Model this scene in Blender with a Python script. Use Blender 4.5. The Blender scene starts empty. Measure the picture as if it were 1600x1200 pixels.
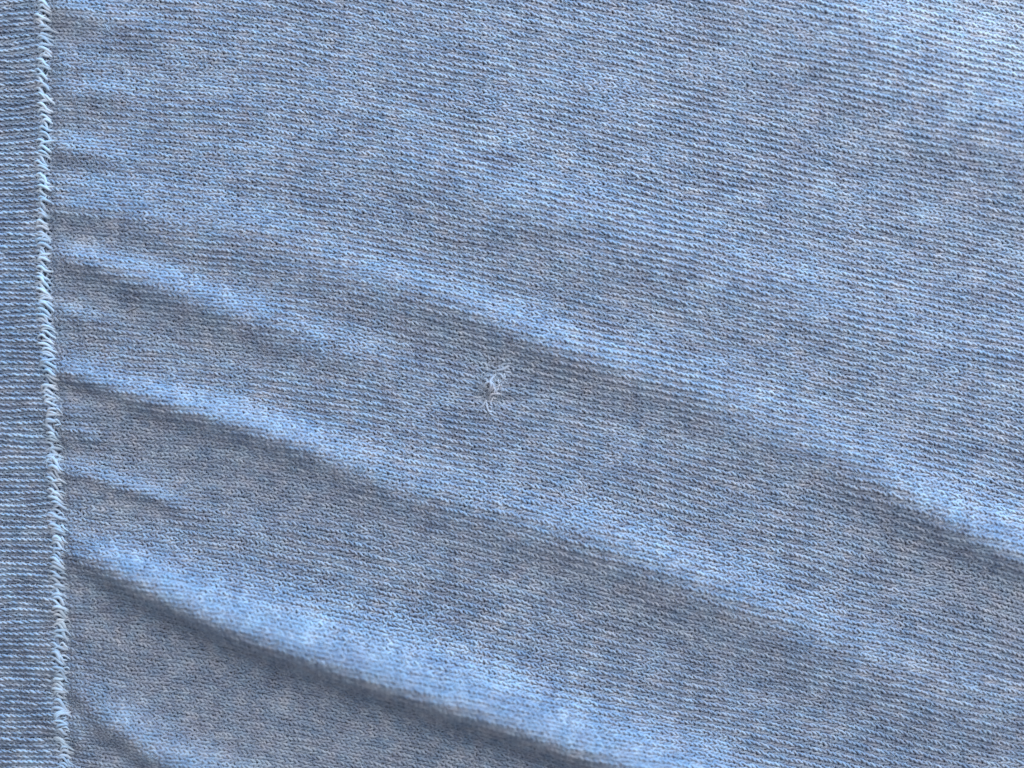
import bpy, math, random
import numpy as np
from mathutils import Vector

S = 0.13e-3                      # one photo pixel on the cloth is 0.13 mm
rng = np.random.default_rng(7)
random.seed(7)
scene = bpy.context.scene
COL = scene.collection

# ------------------------------------------------------------------ camera
cam_d = bpy.data.cameras.new('camera')
cam = bpy.data.objects.new('camera', cam_d)
COL.objects.link(cam)
cam_d.sensor_width = 36.0
cam_d.lens = 45.0
CAM_Z = 1600 * S * 45.0 / 36.0
cam.location = (0, 0, CAM_Z + 6 * S)
cam_d.clip_start = 0.01
cam_d.clip_end = 10
cam_d.dof.use_dof = True
cam_d.dof.focus_distance = CAM_Z + 14 * S
cam_d.dof.aperture_fstop = 1.9
scene.camera = cam

# ------------------------------------------------------------------ light
world = bpy.data.worlds.new('World')
scene.world = world
world.use_nodes = True
bg = world.node_tree.nodes['Background']
bg.inputs['Color'].default_value = (0.92, 0.96, 1.08, 1)
bg.inputs['Strength'].default_value = 0.36

def area_light(name, loc, target, size, power, color):
    d = bpy.data.lights.new(name, 'AREA')
    d.shape = 'RECTANGLE'
    d.size, d.size_y = size
    d.energy = power
    d.color = color
    o = bpy.data.objects.new(name, d)
    COL.objects.link(o)
    o.location = loc
    o.rotation_euler = (Vector(target) - Vector(loc)).to_track_quat('-Z', 'Y').to_euler()
    return o
# a window above and to the right of the picture: blue sky light, low over the cloth
area_light('sky_window_light', (0.40, 0.86, 0.14), (0, 0, 0), (1.0, 0.25), 19.5, (0.12, 0.54, 1.0))
# the paler daylight of the room, higher up on the same side
area_light('room_light', (0.30, 0.34, 0.36), (0.02, 0.02, 0), (0.40, 0.40), 4.25, (0.98, 0.98, 1.01))
scene.view_settings.view_transform = 'Standard'
scene.view_settings.look = 'None'
scene.view_settings.exposure = 0.0
scene.view_settings.gamma = 1.0

# ------------------------------------------------------------------ fields (all in photo pixels, Y downwards)
X0, X1, Y0, Y1, ST = -160, 1760, -160, 1360, 4
gx = np.arange(X0, X1 + 1, ST, dtype=float)
gy = np.arange(Y0, Y1 + 1, ST, dtype=float)
GX, GY = np.meshgrid(gx, gy, indexing='ij')

def blur1(a, sig, axis):
    r = int(3 * sig) + 1
    k = np.exp(-0.5 * (np.arange(-r, r + 1) / sig) ** 2); k /= k.sum()
    pad = [(0, 0), (0, 0)]; pad[axis] = (r, r)
    b = np.pad(a, pad, mode='edge')
    out = np.zeros_like(a)
    n = a.shape[axis]
    for q, w in enumerate(k):
        sl = [slice(None), slice(None)]; sl[axis] = slice(q, q + n)
        out += w * b[tuple(sl)]
    return out

def noise_field(sx, sy, seed):
    r = np.random.default_rng(seed)
    a = r.normal(size=GX.shape)
    a = blur1(blur1(a, sx / ST, 0), sy / ST, 1)
    return a / a.std()

def bil(F, X, Y):
    fx = np.clip((X - X0) / ST, 0, F.shape[0] - 1.001)
    fy = np.clip((Y - Y0) / ST, 0, F.shape[1] - 1.001)
    i = fx.astype(int); j = fy.astype(int)
    a = fx - i; b = fy - j
    return (F[i, j] * (1 - a) * (1 - b) + F[i + 1, j] * a * (1 - b)
            + F[i, j + 1] * (1 - a) * b + F[i + 1, j + 1] * a * b)

def smooth(a, b, x):
    t = np.clip((x - a) / (b - a), 0, 1)
    return t * t * (3 - 2 * t)

def seam_x(Y):
    return np.interp(Y, [-200, 0, 300, 400, 520, 650, 850, 1050, 1200, 1400], [66, 64, 62, 64, 68, 78, 84, 88, 94, 98])

# folds: crest points (x, y, height, width of the flank facing the window, width of the far flank)
FOLDS = [
    # long upper fold
    [(60, 285, 3, 30, 20), (130, 298, 12, 36, 26), (220, 316, 14, 44, 30), (330, 348, 15, 50, 34), (450, 392, 15, 50, 36), (560, 430, 18, 50, 32), (700, 482, 24, 50, 20),
     (800, 527, 27, 52, 13), (870, 553, 27, 54, 14), (950, 580, 24, 58, 18), (1050, 606, 22, 62, 24), (1150, 648, 20, 66, 28),
     (1250, 694, 18, 68, 28), (1350, 757, 24, 70, 22), (1450, 812, 38, 74, 16), (1550, 866, 41, 78, 14), (1760, 950, 44, 80, 14)],
    # short fold from the seam into it
    [(66, 384, 7, 22, 8), (100, 400, 16, 26, 10), (150, 421, 24, 32, 12), (230, 449, 28, 40, 14), (330, 484, 26, 42, 16),
     (430, 517, 21, 44, 20), (540, 549, 14, 46, 24), (660, 585, 6, 46, 26), (760, 612, 0, 46, 26)],
    # middle fold
    [(84, 580, 4, 16, 6), (110, 592, 17, 20, 6), (150, 606, 28, 26, 8), (250, 636, 36, 36, 11), (350, 667, 38, 42, 12),
     (450, 700, 35, 45, 12), (530, 732, 28, 50, 14), (620, 764, 22, 55, 20), (750, 806, 21, 60, 26), (900, 854, 34, 66, 24),
     (1050, 910, 36, 66, 24), (1200, 970, 29, 68, 30), (1400, 1050, 15, 66, 40), (1760, 1180, 5, 60, 40)],
    # lower fold, the strongest
    [(100, 862, 6, 18, 6), (130, 884, 22, 30, 8), (180, 913, 44, 50, 10), (250, 950, 54, 62, 11), (350, 1000, 66, 76, 12),
     (450, 1038, 72, 86, 12), (600, 1090, 74, 90, 12), (720, 1130, 71, 88, 12), (810, 1161, 68, 84, 12), (900, 1192, 64, 80, 12),
     (1050, 1248, 60, 80, 12), (1300, 1340, 50, 70, 12)],
    [(100, 838, 3, 12, 6), (160, 862, 12, 16, 9), (240, 897, 12, 20, 13), (340, 940, 0, 20, 14)],
    # small fold by the seam
    [(90, 732, 6, 10, 5), (130, 744, 14, 14, 5), (190, 764, 18, 17, 5), (250, 785, 18, 17, 5), (285, 794, 9, 15, 6), (340, 806, 0, 15, 8)],
    # bottom left corner
    [(96, 1074, 6, 16, 6), (125, 1100, 18, 32, 9), (170, 1140, 29, 44, 12), (230, 1190, 34, 54, 14), (330, 1250, 44, 60, 13), (500, 1340, 44, 60, 13)],
    [(100, 1150, 4, 14, 6), (140, 1180, 12, 18, 9), (200, 1225, 12, 20, 10), (300, 1290, 0, 20, 10)],
    # broad soft fold upper middle
    [(560, 245, 0, 70, 50), (700, 290, 12, 70, 44), (850, 345, 19, 70, 40), (1000, 392, 18, 80, 46), (1200, 460, 14, 90, 60),
     (1450, 545, 9, 90, 60), (1760, 620, 6, 90, 60)],
    # low swell below the upper short fold
    [(130, 505, 0, 30, 60), (250, 535, 5, 30, 60), (400, 580, 7, 34, 60), (560, 610, 5, 40, 60), (680, 650, 0, 40, 60)],
    # crease running out of the snag
    [(772, 612, 0, 12, 7), (800, 620, 5, 12, 7), (860, 636, 5, 16, 9), (930, 656, 0, 18, 10)],
    # broad rise in the upper right corner
    [(1000, -130, 0, 110, 100), (1150, -60, 16, 110, 100), (1350, 40, 26, 110, 100), (1600, 190, 28, 120, 100), (1760, 290, 28, 120, 100)],
    # puckers along the seam
    [(66, 325, 4, 18, 8), (110, 328, 12, 24, 12), (200, 338, 12, 26, 16), (330, 362, 0, 30, 20)],
    [(66, 226, 5, 16, 8), (105, 232, 12, 20, 11), (170, 244, 10, 22, 14), (280, 262, 0, 24, 16)],
    [(66, 130, 5, 16, 8), (105, 134, 10, 18, 10), (160, 140, 7, 20, 12), (240, 150, 0, 20, 12)],
    [(66, 14, 5, 16, 8), (110, 18, 12, 20, 11), (200, 34, 9, 22, 14), (300, 60, 0, 24, 16)],
    [(72, 480, 4, 14, 7), (120, 492, 11, 18, 11), (200, 512, 0, 20, 12)],
    [(86, 668, 4, 12, 7), (125, 676, 10, 14, 8), (190, 694, 0, 16, 10)],
    [(92, 965, 3, 14, 7), (130, 980, 6, 18, 9), (210, 1010, 0, 18, 10)],
]
H = np.zeros_like(GX)
CAM_PX = 2000.0                  # camera height in pixels: tall crests are seen a little farther out than they stand
for f in FOLDS:
    f = np.array(f, float)
    sh = 1 - 0.85 * f[:, 2] / CAM_PX
    f[:, 0] = 800 + (f[:, 0] - 800) * sh
    f[:, 1] = 600 + (f[:, 1] - 600) * sh
    cx = gx
    cy = np.interp(cx, f[:, 0], f[:, 1]); cy = blur1(cy[:, None], 6, 0)[:, 0]
    A = np.interp(cx, f[:, 0], f[:, 2], left=0); A = np.maximum(blur1(A[:, None], 3, 0)[:, 0], 0)
    w1 = np.interp(cx, f[:, 0], f[:, 3]) * 1.12; w2 = np.interp(cx, f[:, 0], f[:, 4])
    slope = np.gradient(cy, cx)
    d = (cy[:, None] - GY) / np.sqrt(1 + slope[:, None] ** 2)
    d = d + 0.35 * w2[:, None]
    u = (1 - d / w1[:, None]) / 0.17
    g_ = 0.17 * np.where(u > 30, u, np.log1p(np.exp(np.clip(u, -30, 30)))) + 0.004
    H += A[:, None] / (1 / g_ + np.exp(np.clip(-d / w2[:, None], -30, 30)))
H += 0.6 * noise_field(80, 24, 3) * smooth(60, 130, GX)
H += 0.35 * noise_field(26, 10, 4) * smooth(60, 100, GX)
H += 3.0 * noise_field(44, 10, 5) * np.exp(-np.maximum(GX - 70, 0) / 110) * smooth(60, 90, GX)
H += 4 * noise_field(220, 110, 6)
SX = seam_x(GY)
H -= 5 * np.exp(-((GX - SX - 13) / 7.0) ** 2)
H = blur1(blur1(H, 1.1, 0), 1.1, 1)
# the snag: a small dip with a raised rim
H += 2.2 * np.exp(-(((GX - 768) / 16) ** 2 + ((GY - 598) / 22) ** 2)) - 6.0 * np.exp(-(((GX - 792) / 36) ** 2 + ((GY - 624) / 8) ** 2)) - 4.0 * np.exp(-(((GX - 752) / 12) ** 2 + ((GY - 618) / 7) ** 2))
HX = np.gradient(H, ST, axis=0); HY = np.gradient(H, ST, axis=1)

def surf(X, Y, z):
    """point at height z (pixels) above the cloth, and the cloth's normal (world axes)"""
    hx = bil(HX, X, Y); hy = bil(HY, X, Y)
    n = np.stack([-hx, hy, np.ones_like(hx)], -1)
    n /= np.linalg.norm(n, axis=-1, keepdims=True)
    P = np.stack([X - 800, 600 - Y, bil(H, X, Y)], -1) + n * z[..., None]
    return P, n

# ------------------------------------------------------------------ materials
def yarn_mat(name, c_dark, c_mid, c_light, scale=1.0):
    m = bpy.data.materials.new(name); m.use_nodes = True
    nt = m.node_tree; N = nt.nodes; L = nt.links
    p = N['Principled BSDF']
    p.inputs['Roughness'].default_value = 0.85
    p.inputs['Specular IOR Level'].default_value = 0.25
    p.inputs['Sheen Weight'].default_value = 0.25
    p.inputs['Sheen Roughness'].default_value = 0.5
    at = N.new('ShaderNodeAttribute'); at.attribute_name = 'tone'
    tc = N.new('ShaderNodeTexCoord')
    nz = N.new('ShaderNodeTexNoise'); nz.inputs['Scale'].default_value = 1 / (7 * S) * scale
    nz.inputs['Detail'].default_value = 3
    L.new(tc.outputs['Object'], nz.inputs['Vector'])
    big = N.new('ShaderNodeTexNoise'); big.inputs['Scale'].default_value = 1 / (55 * S)
    big.inputs['Detail'].default_value = 4
    L.new(tc.outputs['Object'], big.inputs['Vector'])
    a1 = N.new('ShaderNodeMath'); a1.operation = 'MULTIPLY_ADD'
    L.new(nz.outputs['Fac'], a1.inputs[0]); a1.inputs[1].default_value = 0.65; L.new(at.outputs['Fac'], a1.inputs[2])
    a2 = N.new('ShaderNodeMath'); a2.operation = 'MULTIPLY_ADD'
    L.new(big.outputs['Fac'], a2.inputs[0]); a2.inputs[1].default_value = 0.10; L.new(a1.outputs[0], a2.inputs[2])
    a3 = N.new('ShaderNodeMath'); a3.operation = 'SUBTRACT'; L.new(a2.outputs[0], a3.inputs[0]); a3.inputs[1].default_value = 0.365
    r = N.new('ShaderNodeValToRGB')
    e = r.color_ramp.elements
    e[0].position = 0.1; e[0].color = (*c_dark, 1)
    e[1].position = 0.9; e[1].color = (*c_light, 1)
    k = e.new(0.5); k.color = (*c_mid, 1)
    L.new(a3.outputs[0], r.inputs['Fac'])
    hn = N.new('ShaderNodeTexNoise'); hn.inputs['Scale'].default_value = 1 / (24 * S); hn.inputs['Detail'].default_value = 5
    L.new(tc.outputs['Object'], hn.inputs['Vector'])
    hr = N.new('ShaderNodeValToRGB'); he = hr.color_ramp.elements
    he[0].position = 0.32; he[0].color = (1.09, 1.01, 0.98, 1)
    he[1].position = 0.68; he[1].color = (0.88, 0.99, 1.04, 1)
    L.new(hn.outputs['Fac'], hr.inputs['Fac'])
    mx = N.new('ShaderNodeMix'); mx.data_type = 'RGBA'; mx.blend_type = 'MULTIPLY'; mx.inputs['Factor'].default_value = 1.0
    L.new(r.outputs['Color'], mx.inputs['A']); L.new(hr.outputs['Color'], mx.inputs['B'])
    L.new(mx.outputs['Result'], p.inputs['Base Color'])
    fz = N.new('ShaderNodeTexNoise'); fz.inputs['Scale'].default_value = 1 / (1.6 * S); fz.inputs['Detail'].default_value = 2
    L.new(tc.outputs['Object'], fz.inputs['Vector'])
    bp = N.new('ShaderNodeBump'); bp.inputs['Strength'].default_value = 0.5; bp.inputs['Distance'].default_value = 0.6 * S
    L.new(fz.outputs['Fac'], bp.inputs['Height']); L.new(bp.outputs['Normal'], p.inputs['Normal'])
    return m
M_BODY = yarn_mat('blue_grey_melange_yarn', (0.155, 0.205, 0.305), (0.285, 0.342, 0.44), (0.45, 0.51, 0.585))
M_RIB = yarn_mat('rib_yarn', (0.19, 0.24, 0.33), (0.28, 0.35, 0.46), (0.46, 0.54, 0.64))
M_SEAM = yarn_mat('seam_yarn', (0.32, 0.39, 0.48), (0.43, 0.51, 0.60), (0.56, 0.64, 0.72))
M_SNAG = yarn_mat('snag_yarn', (0.30, 0.34, 0.42), (0.39, 0.44, 0.53), (0.50, 0.55, 0.63))
M_BACK = yarn_mat('inner_face', (0.24, 0.28, 0.35), (0.31, 0.36, 0.44), (0.40, 0.44, 0.52))
def plain_mat(name, c):
    m = bpy.data.materials.new(name); m.use_nodes = True
    p = m.node_tree.nodes['Principled BSDF']
    p.inputs['Base Color'].default_value = (*c, 1); p.inputs['Roughness'].default_value = 0.8
    p.inputs['Specular IOR Level'].default_value = 0.2
    return m
M_FUZZ = plain_mat('pale_fuzz', (0.55, 0.61, 0.68))
M_HAIR = plain_mat('dark_fibre', (0.03, 0.03, 0.035))

# ------------------------------------------------------------------ mesh builders
def mesh_obj(name, V, F, mat, parent=None, tone=None):
    me = bpy.data.meshes.new(name)
    V = np.asarray(V, np.float32).reshape(-1, 3); F = np.asarray(F, np.int32)
    me.vertices.add(len(V)); me.vertices.foreach_set('co', (V * S).ravel())
    k = F.shape[1]
    me.loops.add(F.size); me.loops.foreach_set('vertex_index', F.ravel())
    me.polygons.add(len(F))
    me.polygons.foreach_set('loop_start', np.arange(0, F.size, k, dtype=np.int32))
    me.polygons.foreach_set('loop_total', np.full(len(F), k, np.int32))
    me.polygons.foreach_set('use_smooth', np.ones(len(F), bool))
    if tone is not None:
        a = me.attributes.new('tone', 'FLOAT', 'POINT')
        a.data.foreach_set('value', np.asarray(tone, np.float32).ravel())
    me.update(calc_edges=True)
    me.materials.append(mat)
    o = bpy.data.objects.new(name, me); COL.objects.link(o)
    if parent: o.parent = parent
    return o

def tubes(P, N, R, sides):
    """P (m, k, 3) centre lines, N (m, k, 3) reference normals, R (m, k) radii -> vertices, quads"""
    T = np.gradient(P, axis=1)
    T /= np.linalg.norm(T, axis=-1, keepdims=True) + 1e-9
    B = np.cross(T, N); B /= np.linalg.norm(B, axis=-1, keepdims=True) + 1e-9
    U = np.cross(B, T)
    ang = (np.arange(sides) + 0.5) * 2 * np.pi / sides
    ca, sa = np.cos(ang), np.sin(ang)
    V = P[:, :, None] + R[:, :, None, None] * (B[:, :, None] * ca[:, None] + U[:, :, None] * sa[:, None])
    m, k = P.shape[:2]
    idx = np.arange(m * k * sides).reshape(m, k, sides)
    a = idx[:, :-1]; b = idx[:, 1:]
    a2 = np.roll(a, -1, 2); b2 = np.roll(b, -1, 2)
    F = np.stack([a, a2, b2, b], -1).reshape(-1, 4)
    return V.reshape(-1, 3), F

def hash2(i, j, k=0):
    v = np.sin(i * 127.1 + j * 311.7 + k * 74.7) * 43758.5453
    return v - np.floor(v)

# ------------------------------------------------------------------ top-level garment
root = bpy.data.objects.new('sweater', None); COL.objects.link(root)
root.empty_display_size = 0.02
root['label'] = 'pale blue-grey knitted sweater lying in folds, with ribbed band, seam and small snag'
root['category'] = 'sweater'

# ------------------------------------------------------------------ body panel (jersey)
W, C = 11.4, 7.5
# wale lines: number of the wale as a function of place; rows crowd where the cloth turns steep
slope_f = 0.08 + 0.14 * smooth(90, 800, GX) + 0.06 * smooth(700, 1100, GY) * (1 - smooth(500, 900, GX)) 
g = np.cumsum(slope_f, axis=0) * ST
g -= bil(g, np.full_like(GX, 75.0), GY)
rho = np.sqrt(1 + HY ** 2)
ratio = rho / blur1(rho, 90 / ST, 1)
q = np.cumsum(ratio - 1, axis=1) * ST
q += 2.2 * noise_field(70, 40, 11) + 0.8 * noise_field(24, 16, 12)
NW = (GY - g + q) / W
n_min, n_max = math.floor(NW.min()), math.ceil(NW.max())
NS = 4
ns = np.arange(n_min, n_max + 1, 1 / NS)
YI = np.array([np.interp(ns, NW[c], gy) for c in range(len(gx))])
def y_of(X, n):
    fx = np.clip((X - X0) / ST, 0, len(gx) - 1.001); fn = np.clip((n - n_min) * NS, 0, len(ns) - 1.001)
    i = fx.astype(int); j = fn.astype(int); a = fx - i; b = fn - j
    return (YI[i, j] * (1 - a) * (1 - b) + YI[i + 1, j] * a * (1 - b) + YI[i, j + 1] * (1 - a) * b + YI[i + 1, j + 1] * a * b)

EDGE = 44
def shift_x(X, n):
    Yq = y_of(X, n)
    return (seam_x(Yq) - 70) * np.exp(-np.maximum(X - 70, 0) / 220)

# the backing: the thickness of the cloth itself, seen through the gaps
bx = np.arange(-150, 1750, 6.0); by = np.arange(-150, 1351, 6.0)
BX, BY = np.meshgrid(bx, by, indexing='ij')
Pb, _ = surf(BX, BY, np.full_like(BX, -2.6))
idx = np.arange(BX.size).reshape(BX.shape)
Fb = np.stack([idx[:-1, :-1], idx[:-1, 1:], idx[1:, 1:], idx[1:, :-1]], -1)
xm = BX[:-1, :-1]
edge = seam_x(BY[:-1, :-1]) + 4
body = mesh_obj('body_panel', Pb, Fb[xm >= edge - 3].reshape(-1, 4), M_BACK, root, np.full(BX.size, 0.0))
band = mesh_obj('rib_band', Pb, Fb[xm <= edge + 3].reshape(-1, 4), M_BACK, root, np.full(BX.size, 0.0))
for o in (body, band):            # drop the unused vertices
    import bmesh
    bm = bmesh.new(); bm.from_mesh(o.data)
    bmesh.ops.delete(bm, geom=[v for v in bm.verts if not v.link_faces], context='VERTS')
    bm.to_mesh(o.data); bm.free()

tone_big = noise_field(14, 8, 21)
tone_wale = noise_field(160, 5, 22)
asym_f = noise_field(22, 13, 23)
def loops(ii, jj, K=11, sides=4):
    t = np.linspace(-np.pi, np.pi, K)
    t = t + 0.18 * np.sin(2 * t)
    m = len(ii)
    r1, r2, r3, r4 = (hash2(ii, jj, k) for k in range(4))
    h = C * (0.90 + 0.30 * (r1 - 0.5))
    a = 0.335 * (0.92 + 0.4 * (r2 - 0.5))
    Xi = 82 + jj * C; Yi = y_of(Xi, ii)
    # the twist of the yarn lifts one leg of each stitch; how far varies over the cloth
    asym = np.clip(0.36 + 0.34 * smooth(150, 900, Xi - 0.5 * Yi + 300) + 0.30 * bil(asym_f, Xi, Yi), -0.1, 1.3)
    dn = (t / (2 * np.pi))[None] + (a[:, None] * np.sin(2 * t)[None]) + (0.15 * (r3 - 0.5))[:, None]
    du = -h[:, None] * np.cos(t)[None] + (1.9 * (r4 - 0.5))[:, None]
    z = (-1.1 * np.cos(2 * t)[None] - 0.8 * asym[:, None] * np.sin(t)[None]) * (0.85 + 0.5 * hash2(ii, jj, 5))[:, None] - 0.2
    # a little lower on the lower leg
    U = 82 + jj[:, None] * C + du
    n = ii[:, None] + dn
    n = n + 0.10 * (hash2(ii, jj, 11) - 0.5)[:, None]
    X = U + shift_x(U, n)
    # pulled together at the snag
    Y = y_of(X, n)
    ex = (X - 766) / 27; ey = (Y - 606) / 36
    pull = np.exp(-(ex ** 2 + ey ** 2))
    X = X - (X - 766) * 0.35 * pull; Y = Y - (Y - 606) * 0.30 * pull
    X = X + pull * 7.0 * (hash2(ii, jj, 8) - 0.5)[:, None]; Y = Y + pull * 8.0 * (hash2(ii, jj, 9) - 0.5)[:, None]
    P, N = surf(X, Y, z)
    R = (2.3 + 0.8 * (hash2(ii, jj, 6) - 0.5))[:, None] * np.ones(K)[None]
    V, F = tubes(P, N, R, sides)
    tn = 0.33 * (hash2(ii, jj, 7) - 0.5)[:, None] + 0.045 * bil(tone_big, X, Y) + 0.05 * bil(tone_wale, X, n * W) + 0.5
    tn = np.repeat(tn[:, :, None], sides, 2)
    return V, F, tn.ravel(), X, Y

II, JJ = np.meshgrid(np.arange(n_min, n_max), np.arange(0, 225), indexing='ij')
II = II.ravel().astype(float); JJ = JJ.ravel().astype(float)
Uc = 82 + JJ * C; Xc = Uc + shift_x(Uc, II); Yc = y_of(Xc, II)
keep = (Yc > -40) & (Yc < 1240) & (Xc < 1645)
V, F, tn, _, _ = loops(II[keep], JJ[keep])
st = mesh_obj('knit_stitches', V, F, M_BODY, body, tn); st['kind'] = 'stuff'
print('body loops', keep.sum(), 'tris', len(F) * 2)

# ------------------------------------------------------------------ rib band
def rib_y(X, n):          # n: rib number (one knit and one purl column each 18.4)
    Yb = n * 18.4
    tilt = np.interp(Yb, [-100, 100, 300, 550, 1200, 1300], [-0.20, -0.17, -0.07, 0.0, 0.035, 0.04])
    Xs = seam_x(Yb)
    return Yb + tilt * (X - Xs) + 0.0009 * tilt / 0.13 * (X - Xs) ** 2
wob = noise_field(18, 9, 31)
def rib_columns(n, half):
    """half 0: the proud knit column, 1: the sunken purl column"""
    K, sides = 11, 4
    t = np.linspace(-np.pi, np.pi, K); t = t + 0.18 * np.sin(2 * t)
    jj = np.arange(0, 18).astype(float); nn = np.full_like(jj, n * 2 + half)
    r1, r2, r3 = (hash2(nn, jj, k + 20) for k in range(3))
    Cb = 8.3
    h = Cb * (0.92 + 0.22 * (r1 - 0.5))
    aw = 0.29
    amp = 0.50 if half == 0 else 0.48
    dn = (t / (2 * np.pi))[None] * amp + (aw * amp * np.sin(2 * t))[None] + (0.04 * (r2 - 0.5))[:, None]
    if half == 0:
        z = (-1.4 * np.cos(2 * t) - 1.5 * np.sin(t))[None] + 1.5
        sgn = 1
    else:
        z = (-1.3 * np.cos(2 * t) - 1.5 * np.sin(t))[None] + 0.5
    z = z + 0.9 * (r3 - 0.5)[:, None]
    Yb = (n + 0.5 * half) * 18.4
    U = float(seam_x(Yb)) - 6 - jj[:, None] * Cb - h[:, None] * np.cos(t)[None]
    nc = n + 0.5 * half + dn
    Y = rib_y(U, nc)
    Y = Y + 1.1 * bil(wob, U, Y) + 1.5 * (hash2(nn, jj, 29) - 0.5)[:, None]
    P, N = surf(U, Y, z)
    R = (2.0 + 1.1 * (hash2(nn, jj, 26) - 0.5))[:, None] * np.ones(K)[None]
    V, F = tubes(P, N, R, sides)
    tnn = 0.45 * (hash2(nn, jj, 27) - 0.5)[:, None] + 0.1 * bil(tone_big, U, Y) + (0.62 if half == 0 else 0.5)
    return V, F, np.repeat(tnn[:, :, None], sides, 2).ravel()
for n in range(-2, 68):
    for half, nm in ((0, 'knit_rib'), (1, 'purl_rib')):
        V, F, tn = rib_columns(n, half)
        mesh_obj(nm, V, F, M_RIB, band, tn)

# ------------------------------------------------------------------ seam of linking stitches
def strand(pts, nsub, rad, zlift, mat=None):
    """smooth curve through (x, y, z) pixel points laid on the cloth"""
    p = np.array(pts, float)
    tt = np.linspace(0, len(p) - 1, nsub)
    out = np.zeros((nsub, 3))
    pp = np.vstack([2 * p[0] - p[1], p, 2 * p[-1] - p[-2]])
    for s_, t_ in enumerate(tt):
        i = min(int(t_), len(p) - 2); f = t_ - i
        a, b, c, d = pp[i], pp[i + 1], pp[i + 2], pp[i + 3]
        out[s_] = 0.5 * ((2 * b) + (-a + c) * f + (2 * a - 5 * b + 4 * c - d) * f * f + (-a + 3 * b - 3 * c + d) * f ** 3)
    P, N = surf(out[None, :, 0], out[None, :, 1], out[None, :, 2] + zlift)
    prof = np.sin(np.linspace(0.12, np.pi - 0.12, nsub)) ** 0.45
    return P, N, (rad * prof)[None]

def make_strands(name, lst, mat, parent, tone, sides=6):
    Vs, Fs, off = [], [], 0
    for (P, N, R) in lst:
        V, F = tubes(P, N, R, sides)
        Vs.append(V); Fs.append(F + off); off += len(V)
    V = np.vstack(Vs)
    return mesh_obj(name, V, np.vstack(Fs), mat, parent, np.full(len(V), tone))

sy = np.arange(-40, 1260, 4.0)
Ps, Ns = surf(seam_x(sy)[None] - 1, sy[None], np.full((1, len(sy)), 0.4))
Vc, Fc = tubes(Ps, Ns, np.full((1, len(sy)), 3.0), 6)
seam = mesh_obj('seam', Vc, Fc, M_RIB, root, np.full(len(Vc), 0.35))
yy = -30.0
while yy < 1235:
    x = float(seam_x(yy)); j = lambda a: random.uniform(-a, a)
    low = smooth(560, 680, yy)
    dx, dy = j(1.6), j(1.0)
    L1 = 1 + j(0.35); x += j(2.5)
    sp = []
    # strands of the link, running over and down to the right, more or less jumbled
    for q_ in range(3):
        ox, oy = dx + 3.0 * (q_ % 2) + j(2.0), dy + q_ * 5.0 + j(1.8)
        hh = 4.6 - 0.7 * q_ + j(0.8); LL = L1 * (1 + j(0.3))
        tw = math.radians(random.choice([-34, -12, 0, 0, 8, 20]) + j(10)); ct, sn = math.cos(tw), math.sin(tw)
        pl = [(-9, 4 + j(2), 0.6), (-6, 0.5, hh * 0.75), (-1, -1 + j(1.5), hh), (4.5 * LL, 3 + j(1.5), hh * 0.85),
              (10 * LL, 7 + j(2), hh * 0.5), (13 * LL, 8 + j(2.5), 0)]
        sp.append(strand([(x + ox + a_ * ct - b_ * sn, yy + oy + a_ * sn + b_ * ct, c_) for a_, b_, c_ in pl], 13, 2.6 + j(0.6), 0.3))
    if random.random() < 0.35:
        sp.append(strand([(x - 5 + j(3), yy + 12 + j(2), 2), (x + 1 + j(1), yy + 6 + j(2), 5), (x + 8 + j(2), yy + 1 + j(3), 2)], 9, 1.3 + j(0.3), 0.6))
    make_strands('linking_stitch', sp, M_SEAM, seam, 0.5 + j(0.3))
    if low > 0.3:
        sp = [strand([(x + 4, yy + 4 + j(3), 1), (x + 9, yy + 1 + j(2), 3.5), (x + 15 + j(3), yy + 3 + j(2), 3.6), (x + 21 + j(3), yy + 8 + j(3), 0.5)], 9, 1.6 + j(0.3), 0.8),
              strand([(x + 5, yy + 9 + j(3), 1), (x + 11, yy + 7 + j(2), 3.5), (x + 17 + j(3), yy + 9 + j(2), 2.6)], 9, 1.4 + j(0.3), 0.8),
              strand([(x + 6, yy + 14 + j(3), 1), (x + 11, yy + 9 + j(2), 3), (x + 18 + j(3), yy + 10 + j(2), 0.5)], 8, 1.4 + j(0.3), 0.8)]
        make_strands('linking_stitch', sp, M_SEAM, seam, 0.45 + j(0.3))
    yy += 18.4 * (1 + j(0.04)) if yy > 150 else 17.5

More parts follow.
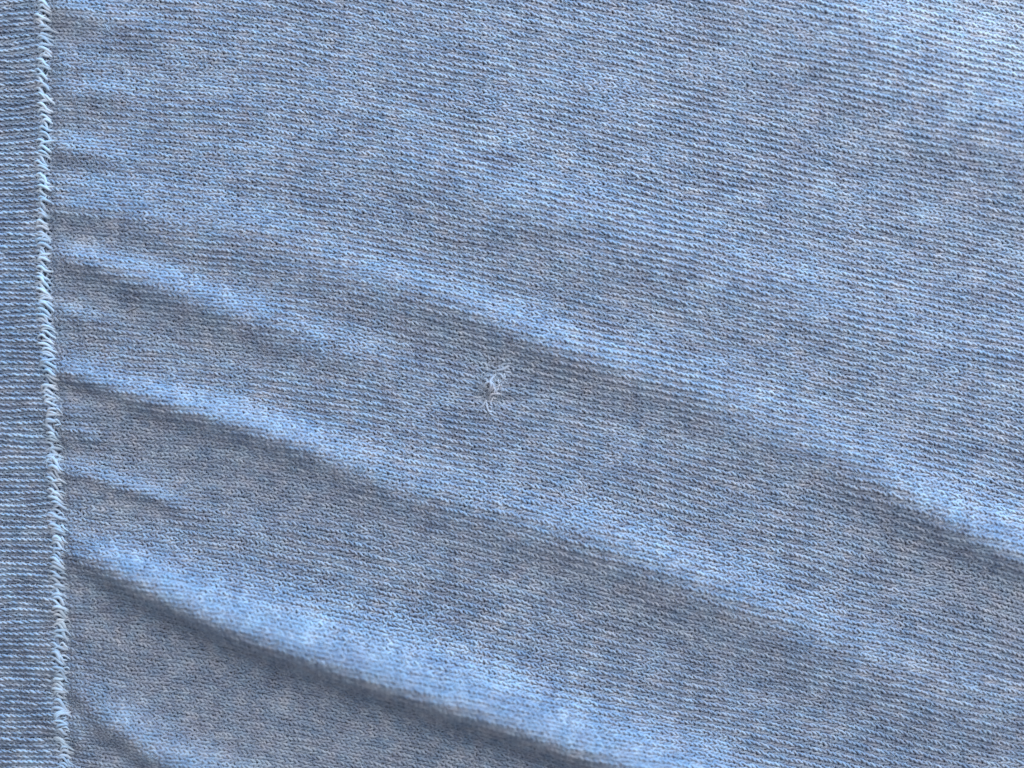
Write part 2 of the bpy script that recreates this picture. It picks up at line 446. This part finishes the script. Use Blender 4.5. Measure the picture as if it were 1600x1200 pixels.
# ------------------------------------------------------------------ the snag: pulled loops of yarn
snag = make_strands('snag', [
    strand([(752, 612, 0), (756, 603, 3), (763, 597, 5), (770, 600, 5), (769, 608, 4), (763, 612, 1)], 14, 2.3, -0.6),
    strand([(760, 614, 0), (765, 608, 4), (767, 601, 6), (766, 595, 5), (772, 588, 3), (778, 584, 0)], 14, 2.3, -0.6),
], M_SNAG, body, 0.6)
snag['label'] = 'pale tangled pull in the knit'
for pts, r_ in [
    ([(768, 584, 0), (776, 579, 3), (786, 577, 4), (794, 572, 2), (799, 574, 0)], 1.5),
    ([(774, 590, 0), (780, 584, 3.5), (786, 590, 3), (792, 594, 0)], 1.4),
    ([(784, 576, 0), (790, 581, 3.2), (797, 582, 2.5), (801, 588, 0)], 1.4),
    ([(760, 598, 0), (766, 603, 3.4), (773, 607, 3), (778, 612, 0)], 1.4),
    ([(765, 632, 0), (765, 622, 3), (768, 615, 4), (776, 614, 4), (786, 616, 2), (792, 618, 0)], 1.3),
    ([(756, 628, 0), (760, 634, 3), (762, 640, 3), (764, 646, 0)], 1.3),
    ([(762, 636, 0), (764, 644, 3.0), (769, 649, 2.4), (776, 651, 0)], 1.3),
    ([(744, 640, 0), (752, 636, 2.6), (758, 629, 2.6), (762, 622, 0)], 1.1),
    ([(732, 624, 0), (740, 620, 2.2), (748, 622, 2.4), (756, 617, 0)], 1.0),
    ([(750, 592, 0), (757, 588, 2.6), (766, 587, 3), (772, 591, 0)], 1.1),
]:
    make_strands('pulled_loop', [strand(pts, 12, r_ * 1.3 + 0.4, -0.8)], M_SNAG, snag, 0.5 + random.uniform(-0.3, 0.3))

for k in range(16):              # small curled ends of yarn along the pull
    f_ = k / 15; cx_ = 796 - 34 * f_ ** 0.7 + random.uniform(-4, 4); cy_ = 578 + 62 * f_ + random.uniform(-4, 4)
    a0 = random.uniform(0, 6.28); rr = random.uniform(2.2, 4.0); sw = random.uniform(2.5, 4.6)
    pl = [(cx_ + rr * math.cos(a0 + sw * q_ / 4), cy_ + rr * math.sin(a0 + sw * q_ / 4), (0.5, 2.6, 3.4, 2.6, 0.5)[q_]) for q_ in range(5)]
    make_strands('pulled_loop', [strand(pl, 10, random.uniform(1.2, 1.7), 0.4)], M_SNAG, snag, 0.5 + random.uniform(-0.2, 0.4))

# a dark stray fibre lying on the cloth
make_strands('stray_fibre', [strand([(196, 489, 1), (205, 485, 3), (214, 481, 4), (224, 476, 2)], 12, 0.55, 1.2)], M_HAIR, body, 0.5)

# ------------------------------------------------------------------ fuzz: loose fibres standing off the yarn
def fuzz(n, xlo, xhi, name, parent, lmin, lmax, r, spot=None):
    x = rng.uniform(xlo, xhi, n); y = rng.uniform(-30, 1230, n)
    if parent is seam: x = x - 78 + seam_x(y)
    if spot: x = rng.normal(spot[0], spot[2], n); y = rng.normal(spot[1], spot[3], n)
    ang = rng.uniform(0, 2 * np.pi, n)
    L = rng.uniform(lmin, lmax, n); k = 5
    bend = rng.normal(0, 1.3, n)
    s_ = np.linspace(0, 1, k)
    th = ang[:, None] + bend[:, None] * s_[None] * 1.4
    X = x[:, None] + np.cumsum(np.cos(th), 1) * L[:, None] / k
    Y = y[:, None] + np.cumsum(np.sin(th), 1) * L[:, None] / k
    z = 1.0 + rng.uniform(1.0, 4.5, n)[:, None] * np.sin(np.pi * (0.15 + 0.7 * s_))[None]
    P, N = surf(X, Y, z)
    R = np.full((n, k), r) * (1 - 0.5 * s_)[None]
    V, F = tubes(P, N, R, 3)
    o = mesh_obj(name, V, F, M_FUZZ, parent); o['kind'] = 'stuff'
fuzz(30000, 90, 1640, 'loose_fibres', body, 5, 20, 0.24)
fuzz(1200, -30, 110, 'loose_fibres', band, 6, 18, 0.22)
fuzz(1500, 58, 100, 'loose_fibres', seam, 5, 14, 0.28)
fuzz(150, 0, 1, 'loose_fibres', snag, 6, 16, 0.4, (768, 606, 12, 18))
